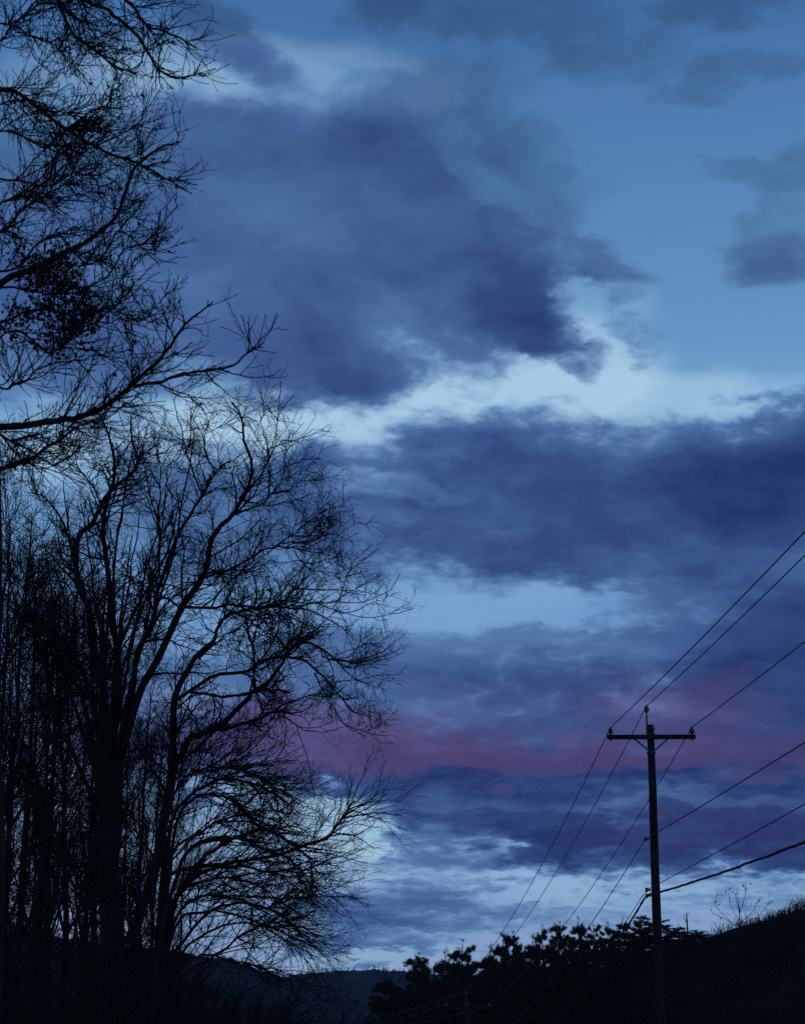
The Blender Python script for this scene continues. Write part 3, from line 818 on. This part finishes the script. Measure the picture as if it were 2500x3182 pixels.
# ------------------------------------------------------------------ pines across the valley
def pine(seed, h, width, kind):
    r = np.random.default_rng(seed)
    root = empty('pine_tree', (0, 0, 0))
    n = 20; z = np.linspace(0, 1, n)
    w = np.cumsum(r.normal(0, .05, (n, 2)), 0)
    tp = np.stack([w[:, 0], w[:, 1], z * h - .3], -1); tr = .22 * (1 - z) + .03
    link('trunk', mesh_np('trunk', *tubes(tp[None], tr[None], 8), M['bark']), root)
    B = Batch(); tips = []
    whorls = int(h * (1.6 if kind == 'spruce' else 1.25))
    for k_ in range(whorls):
        t = .18 + .80 * (k_ + r.uniform(0, .6)) / whorls
        m = r.integers(4, 7) if t < .9 else 3
        c, _, _ = sample(tp[None], tr[None], np.zeros(m, int), np.full(m, t) + r.uniform(-.01, .01, m))
        az = r.uniform(0, 6.28) + np.arange(m) * 6.28 / m + r.normal(0, .3, m)
        if kind == 'spruce':
            L = width * (1.02 - t) * r.uniform(.75, 1.1, m) + .25; up = -.10
        else:
            L = width * (1.06 - t) ** .8 * r.uniform(.5, 1.2, m) * (.6 + .4 * np.sin(min(t * 3.0, 1.57))); up = .12 + .35 * t
        d = np.stack([np.cos(az), np.sin(az), np.full(m, up) + r.normal(0, .1, m)], -1)
        p, rr = grow(r, c, d, L, np.full(m, .05) * (1.1 - t), np.full(m, .012), 8, .07, UP, .05)
        B.add(tubes(p, rr, 4))
        pos, dd, ll, _ = shoots(r, p, rr, 6.5, .15, 48, 14, metres(.2, .6, .3))
        p2, r2 = grow(r, pos, dd, ll, np.full(len(ll), .014), np.full(len(ll), .006), 4, .1, UP, .16)
        B.add(tubes(p2, r2, 3))
        tips.append(p2[:, 1:].reshape(-1, 3)); tips.append(p[:, 4:].reshape(-1, 3))
    tips.append(tp[-4:] + [0, 0, .2])
    link('branches', B.mesh('branches', M['bark']), root)['kind'] = 'stuff'
    # needle tufts: bristles standing round each shoot
    tips = np.concatenate(tips)
    per = 22
    c = np.repeat(tips, per, 0); m = len(c)
    d = unit(r.normal(0, 1, (m, 3)) + np.array([0, 0, .55])); s = r.uniform(.12, .30, m)[:, None]
    sd = unit(np.cross(d, r.normal(0, 1, (m, 3)))) * r.uniform(.014, .030, m)[:, None]
    c = c + r.normal(0, .05, (m, 3))
    V = np.stack([c - sd, c + sd, c + d * s], 1).reshape(-1, 3)
    T = np.arange(m * 3).reshape(-1, 3)
    cr = link('crown', mesh_np('crown', V, T, M['needle'], False), root)
    return root
PK = [pine(301, 15, 5.2, 'pine'), pine(302, 17, 5.8, 'pine'), pine(303, 13, 5.0, 'pine'), pine(304, 12, 3.8, 'spruce')]
PINES = [  # u, top pixel row, distance, kind
    (1195, 3008, 146, 3), (1235, 3040, 162, 3), (1300, 2958, 150, 0), (1338, 2985, 158, 2), (1375, 2950, 154, 3), (1425, 2918, 150, 1),
    (1470, 2948, 162, 0), (1515, 2935, 156, 3), (1560, 2905, 150, 1), (1605, 2890, 158, 0), (1650, 2905, 164, 3), (1690, 2872, 154, 1), (1740, 2862, 160, 0), (1795, 2848, 154, 1),
    (1845, 2872, 166, 2), (1890, 2862, 158, 3), (1935, 2850, 152, 1), (1985, 2842, 160, 0), (2045, 2852, 156, 1), (2110, 2872, 150, 2), (2165, 2888, 158, 0), (2215, 2900, 152, 2),
    (1400, 3010, 140, 2), (1470, 3010, 142, 0), (1550, 2990, 140, 2), (1640, 2975, 142, 0), (1720, 2960, 140, 2), (1820, 2955, 142, 0), (1930, 2945, 142, 0), (2020, 2930, 140, 2), (1270, 3050, 140, 3), (1335, 3050, 138, 2),
    (1500, 2990, 172, 1), (1620, 2950, 175, 1), (1765, 2930, 176, 1), (1870, 2920, 175, 1), (2000, 2900, 176, 1),
]
PH = [15, 17, 13, 12]
for i, (u, v, d, kd) in enumerate(PINES):
    if i % 3 == 1: kd = 3
    q = P(u, v, d)
    g = float(height(q[0], d))
    sc = (q[2] - g) / PH[kd]
    if kd == 3 and i == 0:
        lab = 'pointed spruce standing at the open end of the pine belt'; grp = None
    else:
        lab = 'dark pine with ragged tufted top in the belt of pines across the valley'; grp = 'pines across the valley'
    o = place(PK, kd, q[0], d, (i * 1.9) % 6.28, 1.0, lab, 'tree', grp)
    o.scale = (max(sc, .8), max(sc, .8), sc)

# ------------------------------------------------------------------ lone plants on the hillside skyline
def sapling():
    r = np.random.default_rng(77)
    D_ = 92.0
    f = P(2298, 2900, D_); f[2] = float(height(f[0], D_)) - .1
    tr = (catmull(np.vstack([f, P(2298, 2880, D_), P(2294, 2830, D_), P(2288, 2760, D_)]), 20), np.linspace(.035, .008, 20))
    L = [([(2297, 2860), (2272, 2820), (2262, 2780)], 1.6, .8, .3), ([(2296, 2840), (2312, 2790), (2318, 2745)], 1.6, .8, -.3), ([(2294, 2880), (2240, 2850), (2208, 2835)], 1.8, .8, .4),
         ([(2297, 2870), (2330, 2840), (2365, 2780)], 1.6, .8, .2), ([(2295, 2835), (2285, 2790), (2275, 2765)], 1.4, .8, 0), ([(2296, 2870), (2350, 2850), (2390, 2800)], 1.5, .8, -.2), ([(2270, 2865), (2228, 2825), (2218, 2800)], 1.4, .8, .2)]
    lm = []
    for pts, a, b, dr in L:
        p = px_path(pts, D_, dr, 26, r, .004); lm.append((p, np.linspace(a, b, 26) * PX(D_) * .6))
    lv = clothe(r, lm, [dict(per_m=3, tmin=.3, angle=38, jit=12, len=metres(.25, .7, .3), r0=.007, r1=.004, n=5, wob=.1, tw=.06, sides=3),
                         dict(per_m=6, tmin=.2, angle=42, jit=14, len=metres(.12, .4, .3), r0=.004, r1=.003, n=4, wob=.14, tw=.06, sides=3)])
    pool = np.concatenate([p[:, 2:].reshape(-1, 3) for p, _, _ in lv] + [p[12:] for p, _ in lm])
    sp = pool[r.random(len(pool)) < .14]
    make_tree('sapling', f, tr, lm, lv, 'thin sapling with its last few leaves standing above the hillside brush', 'sapling', loose_leaves=leaf_cards(r, sp, .13), sides=4)
sapling()
r = np.random.default_rng(78)
D_ = 150.0
f = P(2135, 2900, D_); f[2] = float(height(f[0], D_)) - .1
make_tree('dead_tree', f, (catmull(np.vstack([f, P(2134, 2880, D_), P(2131, 2835, D_)]), 14), np.linspace(.09, .03, 14)),
          [(px_path([(2133, 2870), (2124, 2850), (2122, 2838)], D_, .2, 26, r), np.linspace(.03, .015, 26))],
          [grow(r, np.array([P(2132, 2850, D_)]), np.array([[.5, 0, .8]]), np.array([.5]), np.array([.02]), np.array([.01]), 5, .05, UP, .02) + (3,)],
          'thin dead snag poking up behind the pines by the utility pole', 'dead tree')

# ------------------------------------------------------------------ utility poles
def lathe(prof, sides=14):
    prof = np.asarray(prof, float); n = len(prof)
    a = np.arange(sides) * 2 * np.pi / sides
    v = np.stack([prof[:, None, 0] * np.cos(a), prof[:, None, 0] * np.sin(a), np.broadcast_to(prof[:, None, 1], (n, sides))], -1).reshape(-1, 3)
    i = np.arange(n * sides).reshape(n, sides); nx = np.roll(i, -1, 1)
    return v, np.stack([i[:-1], nx[:-1], nx[1:], i[1:]], -1).reshape(-1, 4)
def box(c, s, bev=.008):
    x, y, z = np.asarray(s) / 2
    vs, fs = [], []
    prof = [(-y + bev, -z), (y - bev, -z), (y, -z + bev), (y, z - bev), (y - bev, z), (-y + bev, z), (-y, z - bev), (-y, -z + bev)]
    for sx, inset in ((-x, bev), (-x + bev, 0), (x - bev, 0), (x, bev)):
        for a, b in prof:
            vs.append((sx, a * (1 - inset / max(y, 1e-6)), b * (1 - inset / max(z, 1e-6))))
    q = []
    for k_ in range(3):
        for j in range(8): q.append((k_ * 8 + j, k_ * 8 + (j + 1) % 8, k_ * 8 + 8 + (j + 1) % 8, k_ * 8 + 8 + j))
    v = np.array(vs) + np.asarray(c); f = [np.array(q), np.array([list(range(7, -1, -1)), list(range(24, 32))])]
    return v, f
INS = [(.0, -.02), (.035, -.02), (.035, .03), (.085, .03), (.092, .045), (.06, .075), (.04, .09), (.075, .10), (.08, .115), (.05, .14), (.03, .15), (.045, .165), (.045, .185), (.0, .19)]
ARM_Z, TOP_Z = 10.0, 10.35
def insulator(root, loc):
    v, q = lathe(INS)
    o = link('insulator', mesh_np('insulator', v, q, M['porcelain']), root, loc)
    v, q = lathe([(.0, -.16), (.014, -.16), (.014, 0.0), (.0, 0.0)], 8)
    link('pin', mesh_np('pin', v, q, M['steel']), o)
    return o
def utility_pole():
    """a 10.4 m wooden pole; x runs along the crossarm"""
    root = empty('utility_pole', (0, 0, 0))
    n = 30; z = np.linspace(-2.2, TOP_Z, n)
    rr = np.interp(z, [0, TOP_Z], [.150, .098])
    rng_ = np.random.default_rng(5)
    p = np.stack([np.cumsum(rng_.normal(0, .004, n)), np.cumsum(rng_.normal(0, .004, n)), z], -1); p[:, :2] -= p[-1, :2] * ((z - z[0]) / (z[-1] - z[0]))[:, None]
    v, q = tubes(p[None], rr[None], 18)
    v = np.vstack([v, [0, 0, TOP_Z + .03]]); last = (n - 1) * 18
    cap = np.array([[last + j, last + (j + 1) % 18, len(v) - 1] for j in range(18)])
    link('shaft', mesh_np('shaft', v, [q, cap], M['pole_wood']), root)
    v, f = box((0, -.165, ARM_Z), (2.46, .10, .125), .01)
    arm = link('crossarm', mesh_np('crossarm', v, f, M['pole_wood'], False), root)
    for s in (-1, 1):
        a, b = np.array([s * .46, -.115 + .0, ARM_Z - .05]), np.array([s * .03, -.15, ARM_Z - .42])
        pth = np.linspace(b, a, 3)[None]
        link('brace', mesh_np('brace', *tubes(pth, np.full((1, 3), .022), 4), M['steel']), root)
        insulator(root, (s * 1.13, -.165, ARM_Z + .085))
        v, q = lathe([(0, -.11), (.025, -.11), (.025, -.06), (0, -.06)], 6)
        link('bolt', mesh_np('bolt', v, q, M['steel']), arm, (s * 1.13, -.165, ARM_Z))
    v, f = box((-.10, -.06, TOP_Z - .02), (.05, .04, .62), .004)
    link('pole_top_bracket', mesh_np('pole_top_bracket', v, f, M['steel'], False), root)
    insulator(root, (-.10, -.06, TOP_Z + .36))
    for zz in (TOP_Z - .10, TOP_Z - .24, ARM_Z - .43):
        v, q = lathe([(.118, -.02), (.132, -.02), (.132, .02), (.118, .02)], 18)
        link('band', mesh_np('band', v, q, M['steel']), root, (0, 0, zz))
    for zz, big in ((7.19, 1), (5.82, 0), (5.66, 0)):
        v, f = box((-.20, -.02, zz), (.14, .06, .05), .004)
        br = link('bracket', mesh_np('bracket', v, f, M['steel'], False), root)
        v, q = lathe([(0, -.06), (.035, -.06), (.045, -.035), (.028, 0), (.045, .035), (.035, .06), (0, .06)], 10)
        link('spool', mesh_np('spool', v, q, M['porcelain']), br, (-.25, -.02, zz))
    return root
HEAD = {}   # attachment points on a pole
ATT = [(-1.13, -.165, ARM_Z + .26), (-.10, -.06, TOP_Z + .53), (1.13, -.165, ARM_Z + .26), (-.25, -.02, 7.19), (-.25, -.02, 5.82), (-.25, -.02, 5.66)]
pole1 = utility_pole()
top1 = P(2019, 2254, 55.0)
line = np.array([-.036, 1.0, 0.0])
poles = []
def set_pole(o, x, y, z, rz, label, tilt=0.0):
    o.location = (x, y, z); o.rotation_euler = (0, tilt, rz)
    tag(o, label, 'utility pole', 'wooden poles of the power line')
    Mx = Matrix.Translation((x, y, z)) @ Matrix.Rotation(rz, 4, 'Z') @ Matrix.Rotation(tilt, 4, 'Y')
    poles.append([np.array(Mx @ Vector(a)) for a in ATT])
set_pole(pole1, top1[0], 55.0, top1[2] - TOP_Z, math.radians(-1.0), 'tall wooden utility pole with one crossarm rising above the pines', math.radians(0.0))
t2 = P(1452, 3112, 106.0)
pole2 = copy_tree(pole1)
set_pole(pole2, t2[0], 106.0, t2[2] - TOP_Z, math.radians(3), 'farther utility pole low against the dark pine belt', 0)
t3 = P(960, 3160, 160.0)
pole3 = copy_tree(pole1)
set_pole(pole3, t3[0], 160.0, t3[2] - TOP_Z, math.radians(6), 'most distant utility pole, its crossarm low before the wooded ridge', 0)
p0 = np.array(top1) + np.array([.036, -1, 0]) * 50 + [0, 0, .0]
pole0 = copy_tree(pole1)
set_pole(pole0, p0[0], p0[1], top1[2] - TOP_Z, math.radians(-1.0), 'wooden utility pole carrying the near end of the wires beside the road', 0)
for o in (pole1, pole2, pole3, pole0):
    g = float(height(o.location.x, o.location.y))

def span(a, b, sag, n=40, lumps=0.0, seed=0):
    s = np.linspace(0, 1, n)[:, None]
    p = a * (1 - s) + b * s
    p[:, 2] -= sag * 4 * s[:, 0] * (1 - s[:, 0])
    return p
NAMES = [('power_wire', 'bare power wire from the crossarm end away from the hill', .013), ('power_wire', 'bare power wire over the pole top pin', .013), ('power_wire', 'bare power wire from the crossarm end on the hill side', .013),
         ('neutral_wire', 'lone neutral wire bracketed midway up the utility pole', .013), ('phone_wire', 'upper telephone wire low on the utility pole', .011), ('phone_cable', 'thick sagging telephone cable lashed lowest on the utility pole', .028)]
SAG = [(.25, .9, .9), (.25, .9, .9), (.25, .9, .9), (.15, .9, .9), (.10, 1.0, 1.0), (.40, 1.1, 1.1)]
LIFT = [0, 0, 0, .3, .9, .3]      # the next pole carries its lower wires a little higher
for k_, (nm, lab, rad) in enumerate(NAMES):
    pts = [span(poles[3][k_] + [0, 0, LIFT[k_]], poles[0][k_], SAG[k_][0]), span(poles[0][k_], poles[1][k_], SAG[k_][1])[1:], span(poles[1][k_], poles[2][k_], SAG[k_][2])[1:]]
    p = np.vstack(pts)
    rr = np.full(len(p), rad)
    if nm == 'phone_cable':
        p = catmull(p, 900); rr = np.full(900, rad) * (1 + .35 * (np.random.default_rng(3).random(900) < .05))
        p[:, 2] += np.convolve(np.random.default_rng(4).normal(0, .012, 900), np.hanning(9) / 4, 'same')
    o = link(nm, mesh_np(nm, *tubes(p[None], rr[None], 6), M['cable' if 'cable' in nm else 'wire']))
    tag(o, lab, 'wire' if 'cable' not in nm else 'cable')

# ------------------------------------------------------------------ evening haze
v, f = box((50, 550, 25), (2960, 2160, 80), .5)
hz = link('haze', mesh_np('haze', v, f, M['wire'], False))
hz.data.materials.clear()
hm = bpy.data.materials.new('haze'); hm.use_nodes = True
hm.node_tree.nodes.clear()
ho = hm.node_tree.nodes.new('ShaderNodeOutputMaterial')
hv = hm.node_tree.nodes.new('ShaderNodeVolumePrincipled')
hv.inputs['Color'].default_value = (0.80, 0.86, 0.95, 1)
hv.inputs['Density'].default_value = 0.00013
hm.node_tree.links.new(hv.outputs[0], ho.inputs['Volume'])
hz.data.materials.append(hm)
tag(hz, 'thin blue evening haze lying in the valley', kind='stuff')
